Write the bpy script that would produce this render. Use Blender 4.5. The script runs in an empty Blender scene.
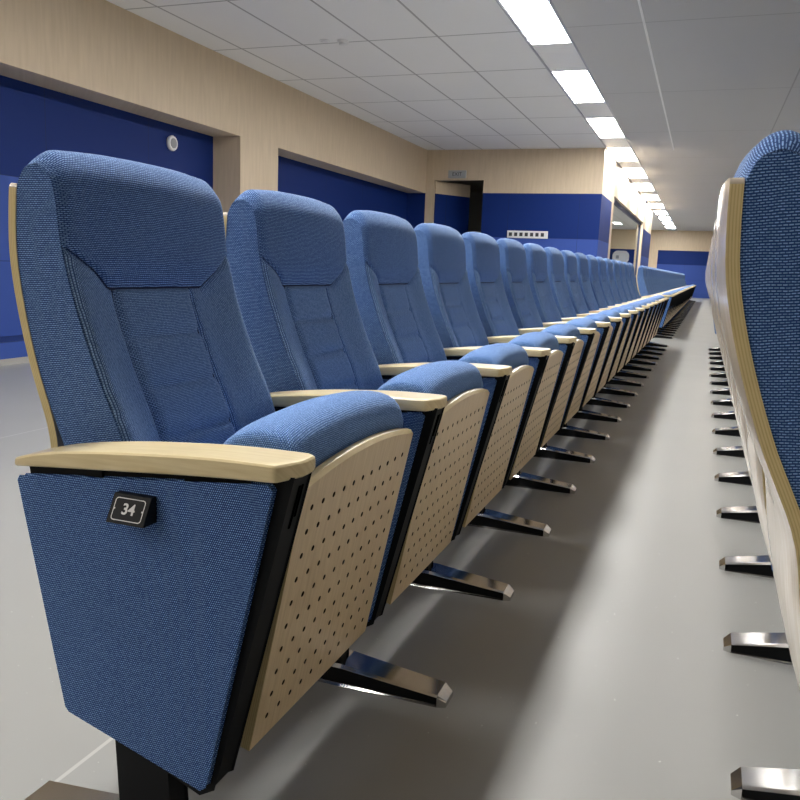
import bpy, bmesh, math
from mathutils import Vector, Matrix

S = bpy.context.scene
C = S.collection

# ---------------------------------------------------------------- camera
FPX = 805.0
Yd = Vector((304.0, -121.0, FPX)).normalized()
Xd = Vector((2250.0, 223.0, -FPX)); Xd = (Xd - Yd * Xd.dot(Yd)).normalized()
Zd = Yd.cross(Xd)
if Zd.y > 0: Zd = -Zd
CAM_H = 0.88
def w(v): return Vector((Xd.dot(v), Yd.dot(v), Zd.dot(v)))
cx, cy, cz = w(Vector((1, 0, 0))), w(Vector((0, -1, 0))), w(Vector((0, 0, -1)))
cam = bpy.data.cameras.new('camera')
cam.sensor_width = 36.0; cam.sensor_fit = 'HORIZONTAL'; cam.lens = 36.0 * FPX / 800.0
cam.clip_start = 0.02; cam.clip_end = 200
cam.dof.use_dof = False
co = bpy.data.objects.new('camera', cam); C.objects.link(co)
co.matrix_world = Matrix(((cx.x, cy.x, cz.x, 0), (cx.y, cy.y, cz.y, 0), (cx.z, cy.z, cz.z, CAM_H), (0, 0, 0, 1)))
S.camera = co

# ---------------------------------------------------------------- light and exposure
LAMP = 29.0          # emission of the ceiling lamps
FILL_LAMP_REAR = 13.0     # added fill lamps behind the viewpoint
FILL_LAMP_SIDE = 9.0      # added fill lamps at the right and behind the glass
S.view_settings.view_transform = 'Standard'
S.view_settings.look = 'None'
S.view_settings.gamma = 1.0
S.view_settings.use_curve_mapping = False
S.view_settings.exposure = 0.75
wd = bpy.data.worlds.new('hall_air'); S.world = wd; wd.use_nodes = True
wd.node_tree.nodes['Background'].inputs[0].default_value = (0.8, 0.9, 1.0, 1)
wd.node_tree.nodes['Background'].inputs[1].default_value = 0.2

# ---------------------------------------------------------------- materials
def mat(name):
    m = bpy.data.materials.new(name); m.use_nodes = True
    nt = m.node_tree
    return m, nt, nt.nodes['Principled BSDF']
def N(nt, t, **kw):
    n = nt.nodes.new(t)
    for k, v in kw.items(): setattr(n, k, v)
    return n
def M_(nt, op, a, b=None, c=None, clamp=False):
    n = nt.nodes.new('ShaderNodeMath'); n.operation = op; n.use_clamp = clamp
    for i, v in enumerate((a, b, c)):
        if v is None: continue
        if isinstance(v, (int, float)): n.inputs[i].default_value = v
        else: nt.links.new(v, n.inputs[i])
    return n.outputs[0]
def mixc(nt, f, a, b):
    n = nt.nodes.new('ShaderNodeMix'); n.data_type = 'RGBA'
    for i, v in ((0, f), (6, a), (7, b)):
        if isinstance(v, (int, float)): n.inputs[i].default_value = v
        elif isinstance(v, tuple): n.inputs[i].default_value = (*v, 1)
        else: nt.links.new(v, n.inputs[i])
    return n.outputs[2]
def uvxy(nt):
    u = N(nt, 'ShaderNodeUVMap'); s = N(nt, 'ShaderNodeSeparateXYZ'); nt.links.new(u.outputs[0], s.inputs[0])
    return s.outputs[0], s.outputs[1], u.outputs[0]
def objxyz(nt):
    u = N(nt, 'ShaderNodeNewGeometry'); s = N(nt, 'ShaderNodeSeparateXYZ'); nt.links.new(u.outputs['Position'], s.inputs[0])
    return s.outputs[0], s.outputs[1], s.outputs[2], u.outputs['Position']

def plain(name, col, rough=0.5, metal=0.0, spec=0.5, coat=0.0, var=0.0):
    m, nt, b = mat(name)
    b.inputs['Base Color'].default_value = (*col, 1)
    b.inputs['Roughness'].default_value = rough
    b.inputs['Metallic'].default_value = metal
    b.inputs['Specular IOR Level'].default_value = spec
    b.inputs['Coat Weight'].default_value = coat
    if var:
        x, y, z, p = objxyz(nt)
        no = N(nt, 'ShaderNodeTexNoise'); no.inputs['Scale'].default_value = 6; no.inputs['Detail'].default_value = 4
        nt.links.new(p, no.inputs['Vector'])
        nt.links.new(mixc(nt, no.outputs['Fac'], tuple(c * (1 - var) for c in col), tuple(min(1, c * (1 + var)) for c in col)), b.inputs['Base Color'])
    return m

def fabric(name, du, dv, dark, light, lu=0.32, lv=0.27, rot=0.0):
    """woven cloth: pale dashes on a dark ground, laid out in metres of UV"""
    m, nt, b = mat(name)
    u, v, uv = uvxy(nt)
    no = N(nt, 'ShaderNodeTexNoise'); no.inputs['Scale'].default_value = 260; no.inputs['Detail'].default_value = 1
    nt.links.new(uv, no.inputs['Vector'])
    no2 = N(nt, 'ShaderNodeTexNoise'); no2.inputs['Scale'].default_value = 30; no2.inputs['Detail'].default_value = 3
    nt.links.new(uv, no2.inputs['Vector'])
    wv = M_(nt, 'MULTIPLY', M_(nt, 'SUBTRACT', no2.outputs['Fac'], 0.5), 0.004)
    V = M_(nt, 'DIVIDE', M_(nt, 'ADD', v, wv), dv)
    row = M_(nt, 'FLOOR', V)
    U = M_(nt, 'ADD', M_(nt, 'DIVIDE', u, du), M_(nt, 'MULTIPLY', row, 0.5))
    fu = M_(nt, 'ABSOLUTE', M_(nt, 'SUBTRACT', M_(nt, 'FRACT', U), 0.5))
    fv = M_(nt, 'ABSOLUTE', M_(nt, 'SUBTRACT', M_(nt, 'FRACT', V), 0.5))
    mu = M_(nt, 'SMOOTH_MIN', 1.0, M_(nt, 'MULTIPLY', M_(nt, 'SUBTRACT', lu + 0.08, fu), 8.0), 0.05)
    mv = M_(nt, 'SMOOTH_MIN', 1.0, M_(nt, 'MULTIPLY', M_(nt, 'SUBTRACT', lv + 0.08, fv), 8.0), 0.05)
    k = M_(nt, 'MULTIPLY', M_(nt, 'MAXIMUM', mu, 0.0), M_(nt, 'MAXIMUM', mv, 0.0), clamp=True)
    cc = N(nt, 'ShaderNodeCombineXYZ'); nt.links.new(M_(nt, 'FLOOR', U), cc.inputs[0]); nt.links.new(row, cc.inputs[1])
    wn = N(nt, 'ShaderNodeTexWhiteNoise', noise_dimensions='2D'); nt.links.new(cc.outputs[0], wn.inputs['Vector'])
    k2 = M_(nt, 'MULTIPLY', k, M_(nt, 'MULTIPLY', M_(nt, 'MULTIPLY_ADD', wn.outputs['Value'], 0.6, 0.75), M_(nt, 'MULTIPLY_ADD', no.outputs['Fac'], 1.3, 0.2)), clamp=True)
    nt.links.new(mixc(nt, k2, dark, light), b.inputs['Base Color'])
    b.inputs['Roughness'].default_value = 0.85
    b.inputs['Specular IOR Level'].default_value = 0.25
    b.inputs['Sheen Weight'].default_value = 0.25
    b.inputs['Sheen Roughness'].default_value = 0.45
    b.inputs['Sheen Tint'].default_value = (0.55, 0.72, 1.0, 1)
    bu = N(nt, 'ShaderNodeBump'); bu.inputs['Distance'].default_value = 0.0006; bu.inputs['Strength'].default_value = 0.5
    nt.links.new(k, bu.inputs['Height']); nt.links.new(bu.outputs[0], b.inputs['Normal'])
    return m

def wood(name, a, c, su=1.0, sv=14.0, rough=0.35, coat=0.2, scale=9.0, geo=False, strength=1.0):
    m, nt, b = mat(name)
    if geo:
        x, y, z, p = objxyz(nt)
        comb = N(nt, 'ShaderNodeCombineXYZ')
        nt.links.new(M_(nt, 'MULTIPLY', M_(nt, 'ADD', x, y), sv), comb.inputs[0])
        nt.links.new(M_(nt, 'MULTIPLY', z, su), comb.inputs[1])
    else:
        u, v, uv = uvxy(nt)
        comb = N(nt, 'ShaderNodeCombineXYZ')
        nt.links.new(M_(nt, 'MULTIPLY', u, su), comb.inputs[0]); nt.links.new(M_(nt, 'MULTIPLY', v, sv), comb.inputs[1])
    no = N(nt, 'ShaderNodeTexNoise'); no.inputs['Scale'].default_value = scale; no.inputs['Detail'].default_value = 5
    no.inputs['Distortion'].default_value = 0.4
    nt.links.new(comb.outputs[0], no.inputs['Vector'])
    r = N(nt, 'ShaderNodeValToRGB'); r.color_ramp.elements[0].position = 0.32; r.color_ramp.elements[1].position = 0.68
    r.color_ramp.elements[0].color = (*a, 1); r.color_ramp.elements[1].color = (*c, 1)
    nt.links.new(no.outputs['Fac'], r.inputs[0]); nt.links.new(r.outputs[0], b.inputs['Base Color'])
    b.inputs['Roughness'].default_value = rough; b.inputs['Coat Weight'].default_value = coat
    b.inputs['Coat Roughness'].default_value = 0.15
    return m

def ply_edge(name, period=0.0032):
    m, nt, b = mat(name)
    u, v, uv = uvxy(nt)
    f = M_(nt, 'FRACT', M_(nt, 'DIVIDE', v, period))
    k = M_(nt, 'GREATER_THAN', f, 0.62)
    no = N(nt, 'ShaderNodeTexNoise'); no.inputs['Scale'].default_value = 60; nt.links.new(uv, no.inputs['Vector'])
    k = M_(nt, 'MULTIPLY', k, M_(nt, 'MULTIPLY_ADD', no.outputs['Fac'], 0.9, 0.25), clamp=True)
    nt.links.new(mixc(nt, k, (0.72, 0.59, 0.31), (0.55, 0.41, 0.18)), b.inputs['Base Color'])
    b.inputs['Roughness'].default_value = 0.45
    return m

def line_grid(nt, coord, off, period, half):
    f = M_(nt, 'FRACT', M_(nt, 'DIVIDE', M_(nt, 'SUBTRACT', coord, off - period / 2), period))
    return M_(nt, 'LESS_THAN', M_(nt, 'ABSOLUTE', M_(nt, 'SUBTRACT', f, 0.5)), half / period)

F_BACK = fabric('blue_weave_dashes', 0.0054, 0.0030, (0.014, 0.058, 0.22), (0.30, 0.50, 0.87), 0.38, 0.19)
F_SIDE = fabric('blue_weave_dots', 0.0030, 0.0031, (0.008, 0.045, 0.21), (0.34, 0.60, 1.0), 0.25, 0.23)
F_PAD = fabric('blue_weave_fine', 0.0042, 0.0028, (0.030, 0.082, 0.23), (0.32, 0.50, 0.79), 0.36, 0.28)
F_SEAT = fabric('blue_weave_seat', 0.0036, 0.0030, (0.026, 0.10, 0.34), (0.33, 0.55, 0.95), 0.32, 0.30)
SEAM = plain('seam_thread', (0.006, 0.018, 0.07), 0.8)
BIRCH = wood('birch_lacquer', (0.75, 0.61, 0.33), (0.86, 0.73, 0.45), 1.2, 16, 0.3, 0.35)
PANELW = wood('birch_veneer', (0.70, 0.535, 0.31), (0.82, 0.65, 0.41), 16, 1.2, 0.38, 0.15)
SHELLW = wood('shell_veneer', (0.62, 0.53, 0.43), (0.74, 0.66, 0.56), 14, 1.0, 0.25, 0.5)
PLY = ply_edge('plywood_edge')
BLACK = plain('black_steel', (0.004, 0.005, 0.007), 0.6, 0.0, 0.2)
BLACKP = plain('black_plastic', (0.008, 0.009, 0.011), 0.5, 0.0, 0.2)
CHROME = plain('polished_chrome', (0.62, 0.61, 0.60), 0.14, 1.0)
WHITE = plain('white_print', (0.82, 0.82, 0.82), 0.5)
WPLAST = plain('white_plastic', (0.75, 0.76, 0.78), 0.4)
GREYP = plain('grey_plastic', (0.30, 0.31, 0.33), 0.5)
DARKP = plain('dark_opening', (0.04, 0.04, 0.05), 0.5)

# ---------------------------------------------------------------- mesh helpers
def obj(name, bm, mats, parent=None, smooth=False, angle=None):
    bmesh.ops.recalc_face_normals(bm, faces=bm.faces[:])
    me = bpy.data.meshes.new(name); bm.to_mesh(me); bm.free()
    if not isinstance(mats, (list, tuple)): mats = [mats]
    for m in mats: me.materials.append(m)
    if smooth:
        for p in me.polygons: p.use_smooth = True
        if angle is not None: me.set_sharp_from_angle(angle=math.radians(angle))
    o = bpy.data.objects.new(name, me); C.objects.link(o)
    if parent is not None: o.parent = parent
    return o
def tag(o, label, cat, group=None, kind=None):
    o['label'] = label; o['category'] = cat
    if group: o['group'] = group
    if kind: o['kind'] = kind
    return o
def struct(o, label=None):
    o['kind'] = 'structure'
    if label: o['label'] = label
    return o
def empty(name, loc=(0, 0, 0)):
    o = bpy.data.objects.new(name, None); C.objects.link(o); o.location = loc
    o.empty_display_size = 0.1
    return o
def boxuv(bm, only_new=None):
    uv = bm.loops.layers.uv.verify()
    bm.normal_update()
    for f in bm.faces:
        if only_new is not None and f not in only_new: continue
        n = f.normal
        ax = max(range(3), key=lambda i: abs(n[i]))
        for l in f.loops:
            p = l.vert.co
            l[uv].uv = (p.y, p.z) if ax == 0 else ((p.x, p.z) if ax == 1 else (p.y, p.x))
def add_box(bm, a, b, mi=0):
    x0, y0, z0 = a; x1, y1, z1 = b
    v = [bm.verts.new(p) for p in ((x0,y0,z0),(x1,y0,z0),(x1,y1,z0),(x0,y1,z0),(x0,y0,z1),(x1,y0,z1),(x1,y1,z1),(x0,y1,z1))]
    fs = []
    for q in ((0,3,2,1),(4,5,6,7),(0,1,5,4),(1,2,6,5),(2,3,7,6),(3,0,4,7)):
        f = bm.faces.new([v[i] for i in q]); f.material_index = mi; fs.append(f)
    return fs
def box(name, a, b, m, parent=None, bev=0.0):
    bm = bmesh.new(); add_box(bm, a, b)
    if bev: bmesh.ops.bevel(bm, geom=bm.edges[:], offset=bev, segments=2, profile=0.6, affect='EDGES')
    boxuv(bm)
    return obj(name, bm, m, parent)
def prism_y(bm, pts, y0, y1, mi=0):
    """extrude an (x,z) outline along y"""
    a = [bm.verts.new((x, y0, z)) for x, z in pts]; b = [bm.verts.new((x, y1, z)) for x, z in pts]
    fs = [bm.faces.new(a), bm.faces.new(b[::-1])]
    n = len(pts)
    for i in range(n): fs.append(bm.faces.new((a[i], a[(i+1) % n], b[(i+1) % n], b[i])))
    for f in fs: f.material_index = mi
    return fs
def bevel_all(bm, off, seg=2, ang=25):
    bm.normal_update()
    es = [e for e in bm.edges if len(e.link_faces) == 2 and e.calc_face_angle(0) > math.radians(ang)]
    bmesh.ops.bevel(bm, geom=es, offset=off, segments=seg, profile=0.6, affect='EDGES', clamp_overlap=True)
def ss(t):
    t = max(0.0, min(1.0, t)); return t * t * (3 - 2 * t)
def lerp(a, b, t): return a + (b - a) * t
class Curve:
    """Catmull-Rom curve through 2-D points, by arc length"""
    def __init__(s, pts, n=16):
        P = [Vector(p) for p in pts]; out = []
        for i in range(len(P) - 1):
            p0 = P[max(0, i-1)]; p1 = P[i]; p2 = P[i+1]; p3 = P[min(len(P)-1, i+2)]
            for k in range(n):
                t = k / n
                out.append(0.5 * ((2*p1) + (p2-p0)*t + (2*p0-5*p1+4*p2-p3)*t*t + (3*p1-p0-3*p2+p3)*t**3))
        out.append(P[-1]); s.p = out; s.L = [0.0]
        for i in range(1, len(out)): s.L.append(s.L[-1] + (out[i]-out[i-1]).length)
        s.len = s.L[-1]
    def at(s, a):
        a = max(0, min(s.len, a))
        lo, hi = 0, len(s.L) - 1
        while hi - lo > 1:
            m = (lo + hi) // 2
            if s.L[m] <= a: lo = m
            else: hi = m
        t = (a - s.L[lo]) / max(1e-9, s.L[hi] - s.L[lo])
        return s.p[lo].lerp(s.p[hi], t)
    def nrm(s, a):
        d = (s.at(a + 0.004) - s.at(a - 0.004)).normalized()
        return Vector((d.y, -d.x))
    def find_z(s, z):
        for i in range(1, len(s.p)):
            if (s.p[i-1].y - z) * (s.p[i].y - z) <= 0: return s.L[i]
        return s.len

# ================================================================ STRUCTURE
ZC = 3.04; XL = -5.04; XR = 7.2; YB = 14.694; YN = -6.0; YF = 40.0; XS = -1.80
SX0, SX1 = -1.78, -1.37
def grid_mat(name, base, line, xs, ys, hx, rough=0.9, var=0.02, zlines=None, spec=0.3, xmax=None):
    m, nt, b = mat(name)
    x, y, z, p = objxyz(nt)
    k = None
    for c, spec_ in ((x, xs), (y, ys), (z, zlines)):
        if spec_ is None: continue
        l = line_grid(nt, c, spec_[0], spec_[1], hx)
        if spec_ is xs and xmax is not None: l = M_(nt, 'MULTIPLY', l, M_(nt, 'LESS_THAN', x, xmax))
        k = l if k is None else M_(nt, 'MAXIMUM', k, l)
    no = N(nt, 'ShaderNodeTexNoise'); no.inputs['Scale'].default_value = 1.3; no.inputs['Detail'].default_value = 5
    nt.links.new(p, no.inputs['Vector'])
    c0 = mixc(nt, no.outputs['Fac'], tuple(v * (1 - var) for v in base), tuple(min(1, v * (1 + var)) for v in base))
    nt.links.new(mixc(nt, k, c0, line), b.inputs['Base Color'])
    b.inputs['Roughness'].default_value = rough; b.inputs['Specular IOR Level'].default_value = spec
    return m
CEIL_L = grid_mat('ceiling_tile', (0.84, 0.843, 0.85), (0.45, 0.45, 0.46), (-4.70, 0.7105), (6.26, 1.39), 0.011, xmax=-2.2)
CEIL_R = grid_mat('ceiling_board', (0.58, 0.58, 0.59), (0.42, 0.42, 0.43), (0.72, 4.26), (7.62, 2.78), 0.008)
FLOOR_M, nt, b = mat('grey_floor_paint')
x, y, z, p = objxyz(nt)
no = N(nt, 'ShaderNodeTexNoise'); no.inputs['Scale'].default_value = 2.0; no.inputs['Detail'].default_value = 6; nt.links.new(p, no.inputs['Vector'])
n2 = N(nt, 'ShaderNodeTexNoise'); n2.inputs['Scale'].default_value = 90; n2.inputs['Detail'].default_value = 2; nt.links.new(p, n2.inputs['Vector'])
k = line_grid(nt, x, -0.945, 2.125, 0.004)
c0 = mixc(nt, no.outputs['Fac'], (0.295, 0.298, 0.285), (0.33, 0.333, 0.32))
spk = M_(nt, 'GREATER_THAN', n2.outputs['Fac'], 0.755)
c0 = mixc(nt, M_(nt, 'MULTIPLY', spk, 0.6), c0, (0.75, 0.75, 0.73))
nt.links.new(mixc(nt, M_(nt, 'MULTIPLY', k, 0.5), c0, (0.62, 0.62, 0.60)), b.inputs['Base Color'])
nt.links.new(M_(nt, 'MULTIPLY_ADD', no.outputs['Fac'], 0.14, 0.27), b.inputs['Roughness'])
b.inputs['Specular IOR Level'].default_value = 0.5
WALLW = wood('wall_laminate', (0.57, 0.46, 0.325), (0.63, 0.515, 0.37), 0.5, 5.0, 0.5, 0.0, 5.0, geo=True)
# blue acoustic cladding: navy above 1.5 m, brighter blue below, thin joints
def blue_mat(name, ys=None, xs=None):
    m, nt, b = mat(name)
    x, y, z, p = objxyz(nt)
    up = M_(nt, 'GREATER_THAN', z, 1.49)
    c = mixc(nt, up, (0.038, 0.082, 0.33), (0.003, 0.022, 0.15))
    k = M_(nt, 'LESS_THAN', M_(nt, 'ABSOLUTE', M_(nt, 'SUBTRACT', z, 1.49)), 0.004)
    for zz in (0.80, 0.178):
        k = M_(nt, 'MAXIMUM', k, M_(nt, 'LESS_THAN', M_(nt, 'ABSOLUTE', M_(nt, 'SUBTRACT', z, zz)), 0.004))
    if ys: k = M_(nt, 'MAXIMUM', k, line_grid(nt, y, ys[0], ys[1], 0.005))
    if xs: k = M_(nt, 'MAXIMUM', k, line_grid(nt, x, xs[0], xs[1], 0.004))
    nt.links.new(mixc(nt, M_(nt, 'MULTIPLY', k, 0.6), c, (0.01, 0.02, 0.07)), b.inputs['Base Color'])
    b.inputs['Roughness'].default_value = 0.6; b.inputs['Specular IOR Level'].default_value = 0.2
    return m
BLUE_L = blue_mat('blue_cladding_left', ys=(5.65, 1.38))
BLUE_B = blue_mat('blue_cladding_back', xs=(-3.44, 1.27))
BASE = plain('baseboard_grey', (0.33, 0.325, 0.31), 0.4)
OLIVE = plain('corridor_paint', (0.42, 0.40, 0.33), 0.8)

struct(box('floor', (-5.6, YN, -0.1), (XR, YF + 0.2, 0), FLOOR_M))
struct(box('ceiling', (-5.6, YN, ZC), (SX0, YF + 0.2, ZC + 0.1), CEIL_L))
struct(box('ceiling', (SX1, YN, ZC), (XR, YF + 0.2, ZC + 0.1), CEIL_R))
# lamp channel above the strip
bm = bmesh.new()
add_box(bm, (SX0 - 0.012, YN, ZC + 0.10), (SX1 + 0.012, YF, ZC + 0.12))
add_box(bm, (SX0 - 0.012, YN, ZC - 0.004), (SX0 + 0.006, YF, ZC + 0.10))
add_box(bm, (SX1 - 0.006, YN, ZC - 0.004), (SX1 + 0.012, YF, ZC + 0.10))
struct(obj('trim_1', bm, plain('channel_metal', (0.45, 0.46, 0.50), 0.35, 0.3)))

struct(box('trim_4', (-0.70, YN, ZC - 0.006), (-0.68, 15.0, ZC + 0.001), plain('pale_joint_strip', (0.9, 0.9, 0.9), 0.5)))
# left wall: laminate band over two recesses with blue cladding
bm = bmesh.new()
add_box(bm, (XL - 0.40, YN, 2.262), (XL, YB + 0.0, ZC))
add_box(bm, (XL - 0.40, 8.19, 0), (XL, 9.06, 2.262))
add_box(bm, (XL - 0.40, YN, 0), (XL, 0.6, 2.262))
struct(obj('wall_left', bm, WALLW))
bm = bmesh.new()
add_box(bm, (XL - 0.42, 0.6, 0), (XL - 0.36, 8.19, 2.262)); add_box(bm, (XL - 0.42, 9.06, 0), (XL - 0.36, YB, 2.262))
add_box(bm, (XL - 0.36, 0.6, 0.048), (XL - 0.015, 8.19, 0.178)); add_box(bm, (XL - 0.36, 9.06, 0.048), (XL - 0.015, YB, 0.178))
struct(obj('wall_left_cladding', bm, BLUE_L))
bm = bmesh.new()
add_box(bm, (XL - 0.36, 0.6, 0), (XL - 0.01, 8.19, 0.048)); add_box(bm, (XL - 0.36, 9.06, 0), (XL - 0.01, YB, 0.048)); add_box(bm, (XL, 8.19, 0), (XL + 0.012, 9.06, 0.048))
struct(obj('baseboard_left', bm, BASE))
# back wall with its door opening
DX0, DX1, DZ = -4.87, -3.93, 2.50
bm = bmesh.new()
add_box(bm, (XL, YB, 0), (DX0, YB + 0.15, ZC)); add_box(bm, (DX0, YB, DZ), (DX1, YB + 0.15, ZC))
add_box(bm, (DX1, YB, 2.27), (XS, YB + 0.15, ZC))
struct(obj('wall_back', bm, WALLW))
bm = bmesh.new()
add_box(bm, (DX1, YB + 0.002, 0), (XS, YB + 0.15, 2.27)); add_box(bm, (XL - 0.40, YB, 0), (XL, YB + 0.15, 2.262))
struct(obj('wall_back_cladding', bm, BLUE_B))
bm = bmesh.new(); add_box(bm, (DX1, YB - 0.012, 0), (XS + 0.012, YB + 0.001, 0.10)); struct(obj('baseboard_back', bm, BASE))
# dark corridor behind the door
bm = bmesh.new()
add_box(bm, (-5.5, 18.0, 0), (-3.6, 18.1, 2.9)); add_box(bm, (-5.6, YB + 0.15, 0), (-5.5, 18.1, 2.9))
add_box(bm, (-3.93, YB + 0.15, 0), (-3.83, 18.0, 2.9)); add_box(bm, (-5.6, YB + 0.15, 2.60), (-3.83, 18.1, 2.7))
struct(obj('wall_corridor', bm, OLIVE))
# open door leaf
t = empty('door_1', (DX0, YB + 0.05, 0)); t.rotation_euler = (0, 0, math.radians(59)); t['kind'] = 'structure'
lf = bmesh.new(); add_box(lf, (0, -0.02, 0.01), (0.88, 0.02, 2.26), 0); add_box(lf, (0, -0.02, 2.26), (0.88, 0.02, 2.49), 1)
obj('door_leaf', lf, [BLUE_B, WALLW], t)
hb = bmesh.new(); add_box(hb, (0.80, -0.07, 1.03), (0.82, -0.02, 1.05)); add_box(hb, (0.70, -0.075, 1.03), (0.82, -0.06, 1.05)); obj('door_handle', hb, CHROME, t)
# side wall with the long window
bm = bmesh.new(); Y1, Y2, Y3 = 16.7, 24.8, 28.6
add_box(bm, (XS - 0.18, YB + 0.15, 2.42), (XS, Y3, ZC)); add_box(bm, (XS - 0.18, YB + 0.15, 2.27), (XS, Y1, 2.42)); add_box(bm, (XS - 0.18, Y2, 2.27), (XS, Y3, 2.42))
struct(obj('wall_side', bm, WALLW))
bm = bmesh.new()
add_box(bm, (XS - 0.18, YB + 0.15, 0), (XS, Y1 - 0.35, 2.27)); add_box(bm, (XS - 0.18, Y2 + 0.25, 0), (XS, Y3, 2.27)); add_box(bm, (XS - 0.18, Y1 - 0.35, 0), (XS, Y2 + 0.25, 0.85))
struct(obj('wall_side_cladding', bm, BLUE_B))
bm = bmesh.new(); add_box(bm, (XS - 0.18, Y1 - 0.35, 0.85), (XS, Y1, 2.27)); add_box(bm, (XS - 0.18, Y2, 0.85), (XS, Y2 + 0.25, 2.27))
struct(obj('trim_2', bm, WALLW))
t = empty('window_1', (XS - 0.09, 0, 0)); t['kind'] = 'structure'
bm = bmesh.new()
add_box(bm, (-0.03, Y1, 2.34), (0.03, Y2, 2.42)); add_box(bm, (-0.03, Y1, 0.85), (0.03, Y2, 0.91)); add_box(bm, (-0.03, Y1, 0.91), (0.03, Y1 + 0.06, 2.34)); add_box(bm, (-0.03, Y2 - 0.06, 0.91), (0.03, Y2, 2.34))
obj('window_frame', bm, plain('blue_grey_metal', (0.05, 0.07, 0.16), 0.4), t)
GL, nt, b = mat('clear_glass')
b.inputs['Transmission Weight'].default_value = 1.0; b.inputs['Roughness'].default_value = 0.0; b.inputs['IOR'].default_value = 1.02
b.inputs['Base Color'].default_value = (0.85, 0.9, 0.9, 1)
bm = bmesh.new(); add_box(bm, (-0.004, Y1 + 0.06, 0.91), (0.004, Y2 - 0.06, 2.34)); obj('glass_pane', bm, GL, t)
# room behind the glass, far wall, right and near walls
struct(box('wall_outer', (-5.6, 18.1, 0), (-5.44, YF, ZC), WALLW))
bm = bmesh.new(); add_box(bm, (-5.6, YF, 2.13), (XR, YF + 0.15, ZC)); add_box(bm, (-2.7, YF, 0), (-2.13, YF + 0.15, 2.13)); add_box(bm, (0.6, YF, 0), (XR, YF + 0.15, 2.13))
struct(obj('wall_far', bm, WALLW))
bm = bmesh.new(); add_box(bm, (-2.13, YF + 0.05, 0), (0.6, YF + 0.15, 2.13)); add_box(bm, (-5.6, YF + 0.02, 0), (-2.7, YF + 0.15, 2.13))
struct(obj('wall_far_cladding', bm, BLUE_B))
struct(box('wall_right', (XR, YN, 0), (XR + 0.1, YF, ZC), WALLW))
struct(box('wall_near', (-5.6, YN - 0.1, 0), (XR, YN, ZC), WALLW))

# ================================================================ CEILING LAMPS
def emis(name, s, col=(1.0, 0.975, 0.94)):
    m, nt, b = mat(name)
    b.inputs['Base Color'].default_value = (0.8, 0.8, 0.8, 1)
    b.inputs['Emission Color'].default_value = (*col, 1); b.inputs['Emission Strength'].default_value = s
    return m
E1 = emis('lamp_diffuser', LAMP); E2 = emis('fill_diffuser_side', FILL_LAMP_SIDE); E3 = emis('fill_diffuser_rear', FILL_LAMP_REAR)
def lamp(x0, x1, y0, y1, m, dz=-0.05):
    t = empty('ceiling_light', ((x0 + x1) / 2, y0, ZC + dz))
    hw = (x1 - x0) / 2; L = y1 - y0
    obj('diffuser', (lambda bm: (add_box(bm, (-hw + 0.012, 0.012, 0.005), (hw - 0.012, L - 0.012, 0.03)), bm)[1])(bmesh.new()), m, t)
    bm = bmesh.new()
    add_box(bm, (-hw, 0, 0.0), (-hw + 0.012, L, 0.05)); add_box(bm, (hw - 0.012, 0, 0.0), (hw, L, 0.05))
    add_box(bm, (-hw + 0.012, 0, 0.0), (hw - 0.012, 0.012, 0.05)); add_box(bm, (-hw + 0.012, L - 0.012, 0.0), (hw - 0.012, L, 0.05))
    obj('frame', bm, WPLAST, t)
    return t
ords = ['first', 'second', 'third', 'fourth', 'fifth', 'sixth', 'seventh', 'eighth', 'ninth', 'tenth', 'eleventh', 'twelfth',
        'thirteenth', 'fourteenth', 'fifteenth', 'sixteenth', 'seventeenth', 'eighteenth', 'nineteenth', 'twentieth',
        'twenty-first', 'twenty-second', 'twenty-third', 'twenty-fourth'] + ['twenty-' + o for o in ('fifth', 'sixth', 'seventh', 'eighth', 'ninth')] + ['thirtieth'] + ['thirty-' + o for o in ('first', 'second', 'third', 'fourth', 'fifth', 'sixth')]
seen = 0
GAP0 = 8.12; PER = 2.76; GAPW = 1.08
for k in range(-2, 12):
    y0 = GAP0 + GAPW + PER * (k - 1); y1 = GAP0 + PER * k
    if y1 > YF: break
    t = lamp(SX0 + 0.008, SX1 - 0.008, y0, y1, E1, 0.0)
    if y1 < 6.9:
        tag(t, 'white strip light of the ceiling channel, overhead and behind the viewpoint', 'ceiling light', 'strip lights in the ceiling channel')
    else:
        tag(t, 'glowing white strip light in the ceiling channel, %s from the top edge of the photo' % ords[seen], 'ceiling light', 'strip lights in the ceiling channel'); seen += 1
FILL = plain('filler_white', (0.93, 0.93, 0.92), 0.4)
for k in range(-2, 11):
    y0 = GAP0 + GAPW + PER * (k - 1); y1 = GAP0 + PER * k
    box('filler_panel', (SX0 + 0.008, y1 + 0.003, ZC + 0.004), (SX1 - 0.008, y1 + GAPW - 0.003, ZC + 0.02), FILL)
for o in [o for o in C.objects if o.name.startswith('filler_panel')]: o.name = o.name.replace('filler_panel', 'trim_3'); o['kind'] = 'structure'
for k in range(-1, 11, 1):  # added lamp row out of view, raises the brightness from the right
    y0 = GAP0 + PER * 1.0 * (k - 1)
    t = lamp(3.6, 4.0, y0, y0 + 1.7, E2)
    tag(t, 'added unseen fill light on the ceiling beyond the right chairs', 'ceiling light', 'added fill lights right of the chairs')
for k in range(3):  # added lamps behind the viewpoint, brighten the faces turned to it
    t = lamp(-3.5, -3.1, -5.6 + 1.9 * k, -4.0 + 1.9 * k, E3)
    tag(t, 'added unseen fill light on the ceiling behind the viewpoint, left of the chairs', 'ceiling light', 'added fill lights behind the viewpoint')
for k in range(4):  # added lamps, put in to brighten the space beyond the window
    t = lamp(-3.7, -3.4, 19 + 5 * k, 20.5 + 5 * k, E2)
    tag(t, 'added fill light on the ceiling of the space behind the glass', 'ceiling light', 'added fill lights behind the glass')

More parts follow.
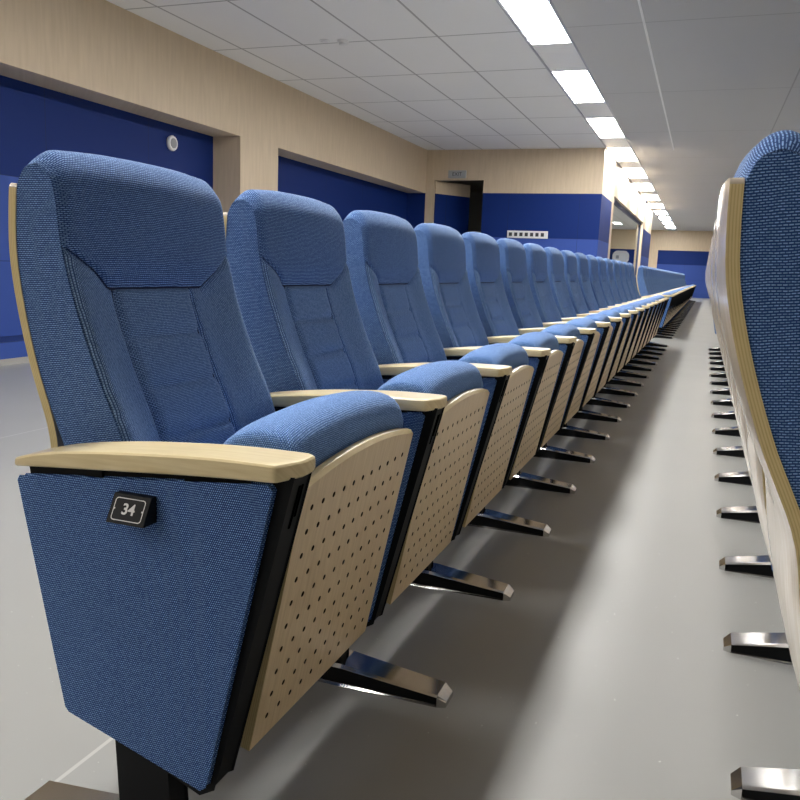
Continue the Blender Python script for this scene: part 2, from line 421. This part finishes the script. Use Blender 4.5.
# ================================================================ THE CHAIR (local x = 0 at the post, facing +x)
OX = 0.70
def L(pts): return [(x + OX, z) for x, z in pts]
BY0, BY1 = 0.080, 0.532                    # backrest, across the row
BDX = -0.029
def LB(pts): return [(x + OX + BDX, z) for x, z in pts]
PROF = Curve(LB([(-0.725, 0.40), (-0.745, 0.50), (-0.775, 0.60), (-0.820, 0.70), (-0.858, 0.80), (-0.882, 0.89), (-0.890, 0.955),
                (-0.900, 1.000), (-0.925, 1.026), (-0.954, 1.018), (-0.970, 0.985)]))
A83 = PROF.find_z(0.825); A88 = PROF.find_z(0.885); AB = 0.0; AT = PROF.len
W_ = BY1 - BY0
def dish(y, a):
    d = min(y - BY0, BY1 - y)
    return -0.020 * ss(d / 0.10) * (1 - ss((a - A83 + 0.02) / 0.06)) + 0.004 * ss(d / 0.15) * ss((a - A83) / 0.05)
def surf(y, a, off):
    p = PROF.at(a); n = PROF.nrm(a)
    o = dish(y, a) + off
    return Vector((p.x + n.x * o, y, p.y + n.y * o))
def hb(s):                                   # lower outline of the headrest
    d = min(s, 1 - s) * W_
    return lerp(A88 + 0.006, A83, min(1.0, d / 0.095))
def patch(fy, fa, ns, nt_, fo, m, name, parent, swap=False):
    bm = bmesh.new(); uv = bm.loops.layers.uv.verify()
    g = []; st = {}
    for i in range(ns + 1):
        row = []
        for j in range(nt_ + 1):
            s = i / ns; t_ = j / nt_
            y = fy(s, t_); a = fa(s, t_)
            v = bm.verts.new(surf(y, a, fo(s, t_, y, a))); st[v] = (y, a); row.append(v)
        g.append(row)
    for i in range(ns):
        for j in range(nt_):
            f = bm.faces.new((g[i][j], g[i+1][j], g[i+1][j+1], g[i][j+1]))
            for l in f.loops:
                q = st[l.vert]; l[uv].uv = (q[1], q[0]) if swap else q
    return obj(name, bm, m, parent, True)
def pil(s, e=0.1):
    d = min(s, 1 - s)
    return math.sqrt(max(0.0, 1 - (1 - min(1.0, d / e)) ** 2))

def make_back(root):
    # plywood shell, lower end extended to keep strip light off the floor
    SP = Curve(LB([(-0.785, 0.13), (-0.826, 0.22), (-0.864, 0.30), (-0.894, 0.40), (-0.910, 0.50), (-0.918, 0.60), (-0.950, 0.70), (-0.972, 0.79), (-0.984, 0.87), (-0.984, 0.93), (-0.980, 0.984)]))
    T = 0.014; n = 42
    bm = bmesh.new(); uv = bm.loops.layers.uv.verify()
    ys = [BY0 - 0.002, BY1 + 0.002]
    ny = 16
    grid = []
    for i in range(n + 1):
        a = SP.len * i / n; p = SP.at(a); q = SP.nrm(a)
        rows = []
        for side in (0, 1):
            r = []
            for j in range(ny + 1):
                s = j / ny; bow = -lerp(0.014, 0.007, ss(i / n * 1.3)) * (1 - abs(2 * s - 1) ** 4)
                cut = 0.0
                o = bow + (T if side else 0)
                r.append(bm.verts.new((p.x + q.x * o, lerp(ys[0], ys[1], s), p.y + q.y * o)))
            rows.append(r)
        grid.append(rows)
    for i in range(n):
        for j in range(ny):
            for side in (0, 1):
                r0, r1 = grid[i][side], grid[i+1][side]
                f = bm.faces.new((r0[j], r0[j+1], r1[j+1], r1[j])); f.material_index = 0
                for l in f.loops: l[uv].uv = (l.vert.co.y, l.vert.co.z)
        for j in (0, ny):
            f = bm.faces.new((grid[i][0][j], grid[i+1][0][j], grid[i+1][1][j], grid[i][1][j])); f.material_index = 1
            for l, (uu, vv) in zip(f.loops, ((i, 0), (i + 1, 0), (i + 1, T), (i, T))): l[uv].uv = (uu * SP.len / n, vv)
    for i in (0, n):
        for j in range(ny):
            f = bm.faces.new((grid[i][0][j], grid[i][0][j+1], grid[i][1][j+1], grid[i][1][j])); f.material_index = 1
            for l, (uu, vv) in zip(f.loops, ((j, 0), (j + 1, 0), (j + 1, T), (j, T))): l[uv].uv = (uu * 0.05, vv)
    # round the two upper corners
    edges = []
    top = grid[n]
    for j in (0, ny): edges += [e for e in top[0][j].link_edges if top[1][j] in e.verts]
    bmesh.ops.bevel(bm, geom=edges, offset=0.007, segments=3, affect='EDGES', profile=0.5)
    o = obj('back_shell', bm, [SHELLW, PLY], root, True, 35)
    # cushion body
    bm = bmesh.new()
    n = 44
    front = [(PROF.at(AT * i / n), AT * i / n) for i in range(n + 1)]
    rear = [Vector(p) for p in LB([(-0.972, 0.90), (-0.972, 0.84), (-0.957, 0.76), (-0.930, 0.68), (-0.898, 0.60), (-0.855, 0.50), (-0.800, 0.40)])]
    ysn = [(BY0, -0.0015), (BY0 + 0.0015, -0.0005), (BY0 + 0.005, 0.0)] + [(lerp(BY0 + 0.005, BY1 - 0.005, k / 16), 0.0) for k in range(1, 16)] + [(BY1 - 0.005, 0.0), (BY1 - 0.0015, -0.0005), (BY1, -0.0015)]
    secs = []
    for y, ins in ysn:
        r = []
        d_ = min(y - BY0, BY1 - y)
        crn = -0.012 * (1 - ss(d_ / 0.035))
        for p, a in front:
            q = surf(y, a, ins - 0.002)
            if p.y > 0.97: q.z += crn * (p.y - 0.97) / 0.056
            r.append(bm.verts.new(q))
        for p in rear: r.append(bm.verts.new((p.x, y, p.y)))
        secs.append(r)
    m = len(secs[0])
    for a, b_ in zip(secs, secs[1:]):
        for i in range(m):
            bm.faces.new((a[i], a[(i+1) % m], b_[(i+1) % m], b_[i]))
    bm.faces.new(secs[0]); bm.faces.new(secs[-1][::-1])
    boxuv(bm)
    core = obj('backrest', bm, F_BACK, root, True, 40)
    # headrest
    def ho(s, t_, y, a):
        e = min(min(s, 1 - s) * W_ / 0.020, (a - hb(s)) / 0.016, (AT - a) / 0.02)
        e = max(0, min(1, e)); k_ = math.sqrt(1 - (1 - e) ** 2)
        k_ *= 1 - 0.75 * ss((a - (AT - 0.075)) / 0.05)
        return 0.009 * k_ - 0.003 * (1 - k_) + 0.006 * math.sin(math.pi * s) * ss((a - A83) / 0.06)
    hp = patch(lambda s, t_: lerp(BY0 + 0.0008, BY1 - 0.0008, s), lambda s, t_: lerp(hb(s), AT, t_), 48, 44, ho, F_BACK, 'headrest_pad', core)
    for v in hp.data.vertices:               # the top corners drop in a round
        d_ = min(v.co.y - BY0, BY1 - v.co.y)
        if v.co.z > 0.97: v.co.z -= 0.012 * (1 - ss(d_ / 0.035)) * min(1.0, (v.co.z - 0.97) / 0.056)
    # bolsters and lumbar panel
    yi0, yi1 = BY0 + 0.105, BY1 - 0.135
    def bol(ya, yb, flip):
        def fy(s, t_): return lerp(ya, yb, s)
        def fa(s, t_): return lerp(AB, hb((fy(s, t_) - BY0) / W_), t_)
        def fo(s, t_, y, a):
            e = min(min(s, 1 - s) * abs(yb - ya) / 0.014, (hb((y - BY0) / W_) - a) / 0.014)
            e = max(0, min(1, e)); return 0.010 * math.sqrt(1 - (1 - e) ** 2) - 0.001
        return patch(fy, fa, 18, 40, fo, F_PAD, 'side_bolster', core, True)
    bol(BY0 + 0.002, yi0, 0); bol(yi1, BY1 - 0.002, 1)
    q1, q2, q3 = PROF.find_z(0.745), PROF.find_z(0.665), PROF.find_z(0.585)
    def fo(s, t_, y, a):
        e = min(min(s, 1 - s) * (yi1 - yi0) / 0.012, (A83 - a) / 0.012, min(abs(a - q) for q in (q1, q2, q3)) / 0.020 + 0.0)
        e = max(0, min(1, e)); return 0.013 * math.sqrt(1 - (1 - e) ** 2) - 0.001
    patch(lambda s, t_: lerp(yi0, yi1, s), lambda s, t_: lerp(AB, A83, t_), 22, 64, fo, F_PAD, 'lumbar_panel', core)
    # dark seam lines
    bm = bmesh.new()
    def ribbon(fn, n_, wd_=0.0034):
        prev = None
        for i in range(n_ + 1):
            y, a = fn(i / n_); y2, a2 = fn(min(1, i / n_ + 0.01)); y1_, a1_ = fn(max(0, i / n_ - 0.01))
            dy, da = y2 - y1_, a2 - a1_; l_ = math.hypot(dy, da) or 1
            nx, na = -da / l_ * wd_ / 2, dy / l_ * wd_ / 2
            p0 = bm.verts.new(surf(y + nx, a + na, 0.0008)); p1 = bm.verts.new(surf(y - nx, a - na, 0.0008))
            if prev: bm.faces.new((prev[0], prev[1], p1, p0))
            prev = (p0, p1)
    ribbon(lambda s: (lerp(BY0 + 0.004, BY1 - 0.004, s), hb(s)), 60)
    ribbon(lambda s: (yi0, lerp(AB, A83, s)), 20); ribbon(lambda s: (yi1, lerp(AB, A83, s)), 20)
    obj('seam', bm, SEAM, core)

def make_seat(root):
    Y0, Y1_ = 0.066, 0.512
    # perforated plywood: outline across y, up the slope s
    base = Vector((-0.572 + OX, 0.155)); topv = Vector((-0.487 + OX, 0.576)); H = (topv - base).length; d = (topv - base).normalized()
    nrm = Vector((d.y, -d.x))                  # towards +x
    arch = lambda y: 0.021 * (1 - ((2 * (y - Y0) / (Y1_ - Y0)) - 1) ** 2)
    T = 0.016
    def P(y, s, o=0.0):
        q = base + d * s + nrm * o
        return (q.x, y, q.y)
    bm = bmesh.new(); uv = bm.loops.layers.uv.verify()
    NC, NR = 11, 10
    u0, u1 = Y0 + 0.018, Y1_ - 0.018; s0, s1 = 0.022, H - 0.022
    cu, cs = (u1 - u0) / NC, (s1 - s0) / NR; R_ = 0.0048
    for i in range(NC):
        for j in range(NR):
            ua, ub, sa, sb = u0 + i * cu, u0 + (i + 1) * cu, s0 + j * cs, s0 + (j + 1) * cs
            cu_, cs_ = (ua + ub) / 2, (sa + sb) / 2
            ring = [bm.verts.new(P(cu_ + R_ * math.cos(math.radians(22.5 + 45 * k)), cs_ + R_ * math.sin(math.radians(22.5 + 45 * k)))) for k in range(8)]
            deep = [bm.verts.new(P(cu_ + R_ * math.cos(math.radians(22.5 + 45 * k)), cs_ + R_ * math.sin(math.radians(22.5 + 45 * k)), -T)) for k in range(8)]
            c4 = [bm.verts.new(P(*q)) for q in ((ub, sb), (ua, sb), (ua, sa), (ub, sa))]
            for k in range(4):
                a, b_ = 2 * k, 2 * k + 1
                bm.faces.new((c4[k], ring[a], ring[b_])) if False else None
            for k in range(4):
                bm.faces.new((c4[k], ring[(2*k+1) % 8], ring[2*k]))
                bm.faces.new((c4[k], c4[(k+1) % 4], ring[(2*k+2) % 8], ring[(2*k+1) % 8]))
            for k in range(8): bm.faces.new((ring[k], ring[(k+1) % 8], deep[(k+1) % 8], deep[k])).material_index = 2
    def quad(a, b_, c_, d_, mi=0):
        f = bm.faces.new([bm.verts.new(P(*q)) for q in (a, b_, c_, d_)]); f.material_index = mi; return f
    quad((Y0, 0), (Y1_, 0), (Y1_, s0), (Y0, s0)); quad((Y0, s0), (u0, s0), (u0, s1), (Y0, s1)); quad((u1, s0), (Y1_, s0), (Y1_, s1), (u1, s1))
    K = 24; bv = 0.006
    for i in range(K):
        ya, yb = lerp(Y0, Y1_, i / K), lerp(Y0, Y1_, (i + 1) / K)
        ta, tb = H + arch(ya), H + arch(yb)
        quad((ya, s1), (yb, s1), (yb, tb - bv), (ya, ta - bv))
        quad((ya, ta - bv), (yb, tb - bv), (yb, tb, -bv), (ya, ta, -bv), 3)
        quad((ya, ta, -bv), (yb, tb, -bv), (yb, tb, -T), (ya, ta, -T), 3)
        quad((ya, 0, -T), (yb, 0, -T), (yb, tb, -T), (ya, ta, -T), 0)
    for f in bm.faces:
        for l in f.loops: l[uv].uv = (l.vert.co.y, l.vert.co.z)
    for yy in (Y0, Y1_):
        f = quad((yy, 0), (yy, H - bv), (yy, H - bv, -T), (yy, 0, -T), 1)
        for l, q in zip(f.loops, ((0, 0), (H, 0), (H, T), (0, T))): l[uv].uv = q
    f = quad((Y0, 0), (Y1_, 0), (Y1_, 0, -T), (Y0, 0, -T), 1)
    for l, q in zip(f.loops, ((0, 0), (H, 0), (H, T), (0, T))): l[uv].uv = q
    obj('seat_panel', bm, [PANELW, PLY, plain('hole_shade', (0.05, 0.03, 0.015), 0.8), BIRCH], root)  # hole walls coloured dark, shade inside the holes put into the colour
    # tipped-up cushion
    CP = L([(-0.592, 0.165), (-0.560, 0.33), (-0.528, 0.48), (-0.508, 0.575), (-0.502, 0.600), (-0.508, 0.630), (-0.528, 0.644), (-0.560, 0.649),
            (-0.600, 0.643), (-0.632, 0.624), (-0.652, 0.590), (-0.655, 0.53), (-0.668, 0.42), (-0.672, 0.30), (-0.655, 0.20), (-0.620, 0.165)])
    cen = Vector((-0.59 + OX, 0.42))
    NS = 22; secs = []; bm = bmesh.new()
    yc, hw = (Y0 + Y1_) / 2, (Y1_ - Y0) / 2 - 0.003
    for i in range(NS + 1):
        th = -1 + 2 * i / NS
        th = math.copysign(1 - (1 - abs(th)) ** 1.5, th)
        k_ = (1 - abs(th) ** 9) ** (1 / 3.0)
        k_ = lerp(0.80, 1.0, k_)
        r = []
        for (x_, z_) in CP:
            sh = 1 - (1 - k_) * 0.9
            xx = cen.x + (x_ - cen.x) * (k_ if x_ < cen.x + 0.02 or z_ > 0.6 else 1.0); zz = cen.y + (z_ - cen.y) * lerp(1, k_, 0.35)
            zz += 0.015 * (1 - th * th) * ss((z_ - 0.50) / 0.12)
            r.append(bm.verts.new((xx, yc + hw * th, zz)))
        secs.append(r)
    m = len(CP)
    for a, b_ in zip(secs, secs[1:]):
        for i in range(m): bm.faces.new((a[i], a[(i+1) % m], b_[(i+1) % m], b_[i]))
    bm.faces.new(secs[0]); bm.faces.new(secs[-1][::-1])
    boxuv(bm)
    o = obj('seat_cushion', bm, F_SEAT, root, True)
    md = o.modifiers.new('soft', 'SUBSURF'); md.levels = 1; md.render_levels = 1

def make_stand(root, y=0.0):
    """frame, cloth side, arm, post and foot bar of one stand between two seats"""
    FR = L([(-0.885, 0.575), (-0.462, 0.610), (-0.578, 0.148), (-0.60, 0.135), (-0.815, 0.215), (-0.822, 0.235)])
    bm = bmesh.new(); prism_y(bm, FR, y - 0.022, y + 0.028)
    bevel_all(bm, 0.003)
    # spacer blocks and slots under the arm
    add_box(bm, (-0.815 + OX, y - 0.026, 0.575), (-0.755 + OX, y + 0.02, 0.594)); add_box(bm, (-0.62 + OX, y - 0.026, 0.588), (-0.52 + OX, y + 0.02, 0.602))
    fr = obj('side_frame', bm, BLACK, root)
    bm = bmesh.new()
    for yy, z0, z1 in ((y + 0.004, 0.535, 0.595), (y + 0.012, 0.550, 0.595)):
        f = [(-0.462 + OX, z1), (-0.462 + OX, z0)]
        def xf(z): return -0.462 + OX - (0.606 - z) * (0.116 / 0.458) + 0.0004
        a = [bm.verts.new((xf(z1), yy, z1)), bm.verts.new((xf(z1), yy + 0.004, z1)), bm.verts.new((xf(z0), yy + 0.004, z0)), bm.verts.new((xf(z0), yy, z0))]
        b_ = [bm.verts.new((v.co.x - 0.004, v.co.y, v.co.z)) for v in a]
        bm.faces.new(a); bm.faces.new(b_[::-1])
        for i in range(4): bm.faces.new((a[i], a[(i+1) % 4], b_[(i+1) % 4], b_[i]))
    obj('slot', bm, plain('slot_black', (0.001, 0.001, 0.001), 0.9, spec=0.0) if 'slot_black' not in bpy.data.materials else bpy.data.materials['slot_black'], fr)
    # cloth covered side panel with rounded corners
    SPn = L([(-0.896, 0.556), (-0.893, 0.561), (-0.492, 0.600), (-0.486, 0.594), (-0.584, 0.158), (-0.592, 0.152), (-0.817, 0.216), (-0.822, 0.222)])
    bm = bmesh.new(); prism_y(bm, SPn, y - 0.034, y - 0.0225)
    bevel_all(bm, 0.003, 3)
    boxuv(bm)
    pn = obj('side_panel', bm, F_SIDE, fr, True, 50)
    # arm
    bm = bmesh.new(); n = 22
    TOP = Curve(L([(-0.905, 0.588), (-0.84, 0.604), (-0.75, 0.616), (-0.66, 0.624), (-0.56, 0.630), (-0.445, 0.631)]))
    BOT = Curve(L([(-0.905, 0.575), (-0.80, 0.585), (-0.66, 0.597), (-0.56, 0.604), (-0.445, 0.609)]))
    x0, x1 = -0.905 + OX, -0.452 + OX
    def zt(c, x_):
        lo, hi = 0, c.len
        for _ in range(30):
            mm = (lo + hi) / 2
            if c.at(mm).x < x_: lo = mm
            else: hi = mm
        return c.at(lo).y
    secs = []
    YS = [-0.044, -0.022, 0.0, 0.022, 0.034, 0.044]
    for i in range(n + 1):
        s = i / n; r = []
        for yy in YS:
            xe = x1 - (0.022 if yy < -0.03 else 0.012 if yy < 0 else 0.004) - (0.014 if yy > 0.04 else 0)
            x_ = lerp(x0, xe, s)
            wn = lerp(0.80, 1.0, ss(s / 0.55))
            r.append((x_, yy * wn, zt(TOP, x_), zt(BOT, x_)))
        secs.append(r)
    tv = [[bm.verts.new((a, y + b_, c_)) for a, b_, c_, d_ in r] for r in secs]
    bv = [[bm.verts.new((a, y + b_, d_)) for a, b_, c_, d_ in r] for r in secs]
    for i in range(n):
        for j in range(len(YS) - 1):
            bm.faces.new((tv[i][j], tv[i+1][j], tv[i+1][j+1], tv[i][j+1])); bm.faces.new((bv[i][j], bv[i][j+1], bv[i+1][j+1], bv[i+1][j]))
        for j in (0, len(YS) - 1): bm.faces.new((tv[i][j], tv[i+1][j], bv[i+1][j], bv[i][j]))
    for i in (0, n):
        for j in range(len(YS) - 1): bm.faces.new((tv[i][j], tv[i][j+1], bv[i][j+1], bv[i][j]))
    bmesh.ops.recalc_face_normals(bm, faces=bm.faces[:])
    bevel_all(bm, 0.0075, 3, 40)
    uv = bm.loops.layers.uv.verify()
    for f in bm.faces:
        for l in f.loops: l[uv].uv = (l.vert.co.x, l.vert.co.y + l.vert.co.z)
    obj('armrest', bm, BIRCH, root, True, 30)
    # post
    bm = bmesh.new()
    prism_y(bm, [(-0.032, 0.03), (0.050, 0.03), (0.040, 0.20), (-0.042, 0.20)], y - 0.022, y + 0.022)
    bevel_all(bm, 0.004)
    obj('post', bm, BLACK, root)
    # foot bar: chrome with black recessed flanks
    bm = bmesh.new()
    st = [(-0.188, 0.026, 0.010), (-0.172, 0.034, 0.024), (-0.05, 0.038, 0.048), (0.06, 0.038, 0.048), (0.272, 0.033, 0.025), (0.290, 0.026, 0.012)]
    secs = []
    for x_, hw_, h_ in st:
        secs.append([bm.verts.new((x_, y + a, z_)) for a, z_ in ((-hw_, 0.0), (-hw_, h_ * 0.85), (-hw_ * 0.86, h_), (hw_ * 0.86, h_), (hw_, h_ * 0.85), (hw_, 0.0))])
    side = []
    for k, (a, b_) in enumerate(zip(secs, secs[1:])):
        for i in range(6):
            f = bm.faces.new((a[i], a[(i+1) % 6], b_[(i+1) % 6], b_[i]))
            if i in (0, 4) and 1 <= k <= 3: side.append(f)
    bm.faces.new(secs[0]); bm.faces.new(secs[-1][::-1])
    bmesh.ops.recalc_face_normals(bm, faces=bm.faces[:])
    r = bmesh.ops.inset_region(bm, faces=side, thickness=0.004, depth=-0.006)
    for f in side: f.material_index = 1
    obj('foot_bar', bm, [CHROME, BLACK], root)
    return fr, pn

def make_chair():
    root = empty('auditorium_chair')
    make_back(root); make_seat(root); make_stand(root)
    return root
def copy_tree(o, parent=None):
    c = o.copy(); C.objects.link(c)
    if parent is not None: c.parent = parent
    for ch in list(o.children): copy_tree(ch, c)
    return c

proto = make_chair()
plain_children = list(proto.children)
PITCH = 0.5867
GL_ = 'blue chairs of the long row left of the aisle'
def lab(i):
    if i == 0: return 'large blue auditorium chair carrying the black number plate 34, nearest in the left row'
    return 'blue tip-up auditorium chair in the left row, %s behind the chair numbered 34' % ords[i - 1]
end_fr = []
def end_stand(chair):
    make_stand(chair, PITCH)
chairs = []
for i in range(17):
    t = proto if i == 0 else copy_tree(proto)
    t.location = (-OX + 0.070 * max(0, i - 4) / 13, 0.90 + PITCH * i, 0)
    tag(t, lab(i), 'chair', GL_); chairs.append(t)
for i in range(36):
    t = copy_tree(proto); t.location = (-OX + 0.070 + 0.0062 * PITCH * i, 12.45 + PITCH * i, 0)
    tag(t, 'small distant blue chair in the left row beyond the cross aisle, %s after the gap' % ords[i], 'chair', 'blue chairs beyond the cross aisle')
    chairs.append(t)
for i in range(17):
    t = copy_tree(proto); t.location = (0.315, 0.838 + PITCH * i, 0)
    px_, pz_, th_ = -0.313, 0.98, 0.10          # the backs of this row lean a little more
    for c_ in t.children:
        if c_.name.startswith(('back_shell', 'backrest')):
            c_.rotation_euler = (0, -th_, 0)
            if c_.name.startswith('backrest'): pz2 = -0.006
            else: pz2 = 0.0
            c_.location = (0.010 + px_ - (px_ * math.cos(th_) - pz_ * math.sin(th_)), 0, pz2 + pz_ - (px_ * math.sin(th_) + pz_ * math.cos(th_)))
    for c_ in t.children:
        if c_.name.startswith(('side_frame', 'armrest', 'post')): c_.location.x += 0.02
    if i == 0: l_ = 'large cropped blue chair at the right edge, pale plywood back shell edge facing the aisle'
    else: l_ = 'chair of the right row seen from behind, %s after the large cropped one' % ords[i - 1]
    tag(t, l_, 'chair', 'chairs of the row at the right edge'); chairs.append(t)
for i in (16, 52, 69): end_stand(chairs[i])

fb = [c for c in chairs[0].children if c.name.startswith('foot_bar')][0]
fb.data = fb.data.copy()
for v in fb.data.vertices:
    if v.co.x < -0.1: v.co.x -= 0.050; v.co.z *= 1.35
# number plate on the first chair's side panel
fr0 = [c for c in chairs[0].children if c.name.startswith('side_frame')][0]
pw, ph = 0.054, 0.032
pl = bpy.data.objects.new('number_plate', None)
bm = bmesh.new()
YF_ = -0.0335
x0, x1, z1, z0 = -0.0270, 0.0270, 0.016, -0.016
# wedge: top edge near the cloth, lower edge standing out
tp, bt = -0.009, -0.026
pts = [(x0, 0.001, z1), (x1, 0.001, z1), (x1, 0.001, z0), (x0, 0.001, z0), (x0, tp, z1), (x1, tp, z1), (x1, bt, z0), (x0, bt, z0)]
v = [bm.verts.new(p) for p in pts]
for q in ((0,1,2,3),(4,7,6,5),(0,4,5,1),(1,5,6,2),(2,6,7,3),(3,7,4,0)): bm.faces.new([v[i] for i in q])
bevel_all(bm, 0.0012, 2)
bpy.data.objects.remove(pl)
plate = obj('number_plate', bm, BLACKP, fr0)
plate['label'] = 'black plate with a white border and the number 34'
plate.location = (-0.689 + OX, YF_, 0.546); plate.scale = (1.13, 1.13, 1.13)
slope = math.atan2(bt - tp, -(z1 - z0))
ang = math.atan2(tp - bt, z1 - z0)          # lean of the face
u_dir = Vector((0, tp - bt, z1 - z0)).normalized(); n_dir = Vector((0, -(z1 - z0), tp - bt)).normalized()
ctr = Vector((0, (tp + bt) / 2, 0))
def on_plate(a, b_, o=0.0004): return ctr + Vector((a, 0, 0)) + u_dir * b_ + n_dir * o
bm = bmesh.new()
def rr(hw_, hh, r):
    out = []
    for cx_, cy_, a0 in ((hw_ - r, hh - r, 0), (-hw_ + r, hh - r, 90), (-hw_ + r, -hh + r, 180), (hw_ - r, -hh + r, 270)):
        for k in range(6):
            a = math.radians(a0 + 18 * k); out.append((cx_ + r * math.cos(a), cy_ + r * math.sin(a)))
    return out
A, B_ = rr(0.0215, 0.0138, 0.004), rr(0.0204, 0.0127, 0.003)
n = len(A)
for o_ in (0.0006,):
    va = [bm.verts.new(on_plate(*p, o_)) for p in A]; vb = [bm.verts.new(on_plate(*p, o_)) for p in B_]
    for i in range(n): bm.faces.new((va[i], va[(i+1) % n], vb[(i+1) % n], vb[i]))
for sx in (-1, 1):
    q = [bm.verts.new(on_plate(sx * a, b_, 0.0006)) for a, b_ in ((0.0204, 0.001), (0.0188, 0.001), (0.0188, -0.001), (0.0204, -0.001))]
    bm.faces.new(q)
obj('plate_border', bm, WHITE, plate)
def text_mesh(body, size, name, m, parent, loc, rot, ext=0.0003, bold=0.0):
    cu = bpy.data.curves.new('t', 'FONT'); cu.body = body; cu.size = size; cu.extrude = ext; cu.offset = bold
    cu.align_x = 'CENTER'; cu.align_y = 'CENTER'
    to = bpy.data.objects.new('t', cu); C.objects.link(to)
    dg = bpy.context.evaluated_depsgraph_get()
    me = bpy.data.meshes.new_from_object(to.evaluated_get(dg)); me.name = name
    bpy.data.objects.remove(to)
    me.materials.clear(); me.materials.append(m)
    o = bpy.data.objects.new(name, me); C.objects.link(o); o.parent = parent
    o.location = loc; o.rotation_euler = rot
    return o
text_mesh('34', 0.0185, 'number', WHITE, plate, on_plate(0, 0, 0.0004), (math.pi / 2 - ang, 0, 0), 0.0002, 0.0004)

# ================================================================ SMALL THINGS ON WALLS AND CEILING
def lathe(bm, prof, seg=28, mi=0, mis=None):
    rings = []
    for r, z_ in prof: rings.append([bm.verts.new((r * math.cos(2 * math.pi * k / seg), r * math.sin(2 * math.pi * k / seg), z_)) for k in range(seg)])
    for q, (a, b_) in enumerate(zip(rings, rings[1:])):
        for k in range(seg):
            f = bm.faces.new((a[k], a[(k+1) % seg], b_[(k+1) % seg], b_[k])); f.material_index = mi if mis is None else mis[q]
    bm.faces.new(rings[-1]); bm.faces.new(rings[0][::-1])
# round wall unit in the first recess
t = empty('wall_speaker', (XL - 0.359, 7.40, 2.07)); t.rotation_euler = (0, math.pi / 2, 0)
tag(t, 'small round white unit with grey centre on the navy wall of the left recess', 'wall speaker')
bm = bmesh.new(); lathe(bm, [(0.075, 0), (0.080, 0.02), (0.072, 0.035), (0.055, 0.036)]); obj('housing', bm, WPLAST, t, True, 40)
bm = bmesh.new(); lathe(bm, [(0.052, 0.034), (0.050, 0.040), (0.03, 0.044)]); obj('grille', bm, GREYP, t, True, 40)
# smoke detectors
for x_, y_, nm in ((-3.52, 7.58, 'round white smoke detector on the ceiling, the right one of the close pair'), (-3.70, 7.55, 'flat white disc on the ceiling, the left one of the close pair')):
    t = empty('smoke_detector', (x_, y_, ZC)); t.rotation_euler = (math.pi, 0, 0)
    tag(t, nm, 'smoke detector', 'ceiling detectors')
    h_ = 0.05 if 'right' in nm else 0.018
    bm = bmesh.new(); lathe(bm, [(0.055, 0), (0.055, h_ * 0.4), (0.045, h_ * 0.5)]); obj('base', bm, WPLAST, t, True, 40)
    bm = bmesh.new(); lathe(bm, [(0.040, h_ * 0.5), (0.036, h_ * 0.9), (0.02, h_)]); obj('sensor_cap', bm, WPLAST, t, True, 40)
# exit sign above the door
t = empty('exit_sign', (-4.43, YB - 0.02, 2.60)); tag(t, 'small grey sign on the laminate wall above the open door', 'sign')
box('sign_box', (-0.17, -0.02, -0.07), (0.17, 0.02, 0.07), plain('sign_grey', (0.36, 0.38, 0.40), 0.5), t, 0.006)
text_mesh('EXIT', 0.09, 'lettering', DARKP, t, (0, -0.0215, 0), (math.pi / 2, 0, 0), 0.001)
# socket strip on the back wall
t = empty('socket_strip', (-3.06, YB - 0.012, 1.545)); tag(t, 'long white socket strip with seven dark openings on the blue back wall', 'socket strip')
box('plate', (-0.37, -0.012, -0.065), (0.37, 0.012, 0.065), WPLAST, t, 0.006)
for k in range(7): box('socket', (-0.315 + 0.097 * k - 0.02, -0.02, -0.032), (-0.315 + 0.097 * k + 0.036, -0.010, 0.032), DARKP, t)
# pale board behind the glass
t = empty('wall_board', (-3.80, YF - 0.02, 1.75)); tag(t, 'pale rounded board on the dark blue wall seen through the long window', 'board')
bm = bmesh.new()
o8 = rr(0.38, 0.30, 0.24); a = [bm.verts.new((x_, -0.03, z_)) for x_, z_ in o8]; b_ = [bm.verts.new((x_, 0.03, z_)) for x_, z_ in o8]
bm.faces.new(a); bm.faces.new(b_[::-1])
for i in range(len(o8)): bm.faces.new((a[i], a[(i+1) % len(o8)], b_[(i+1) % len(o8)], b_[i]))
obj('board_face', bm, WPLAST, t)
box('board_mark', (-0.22, -0.036, -0.08), (-0.08, -0.029, 0.08), GREYP, t)
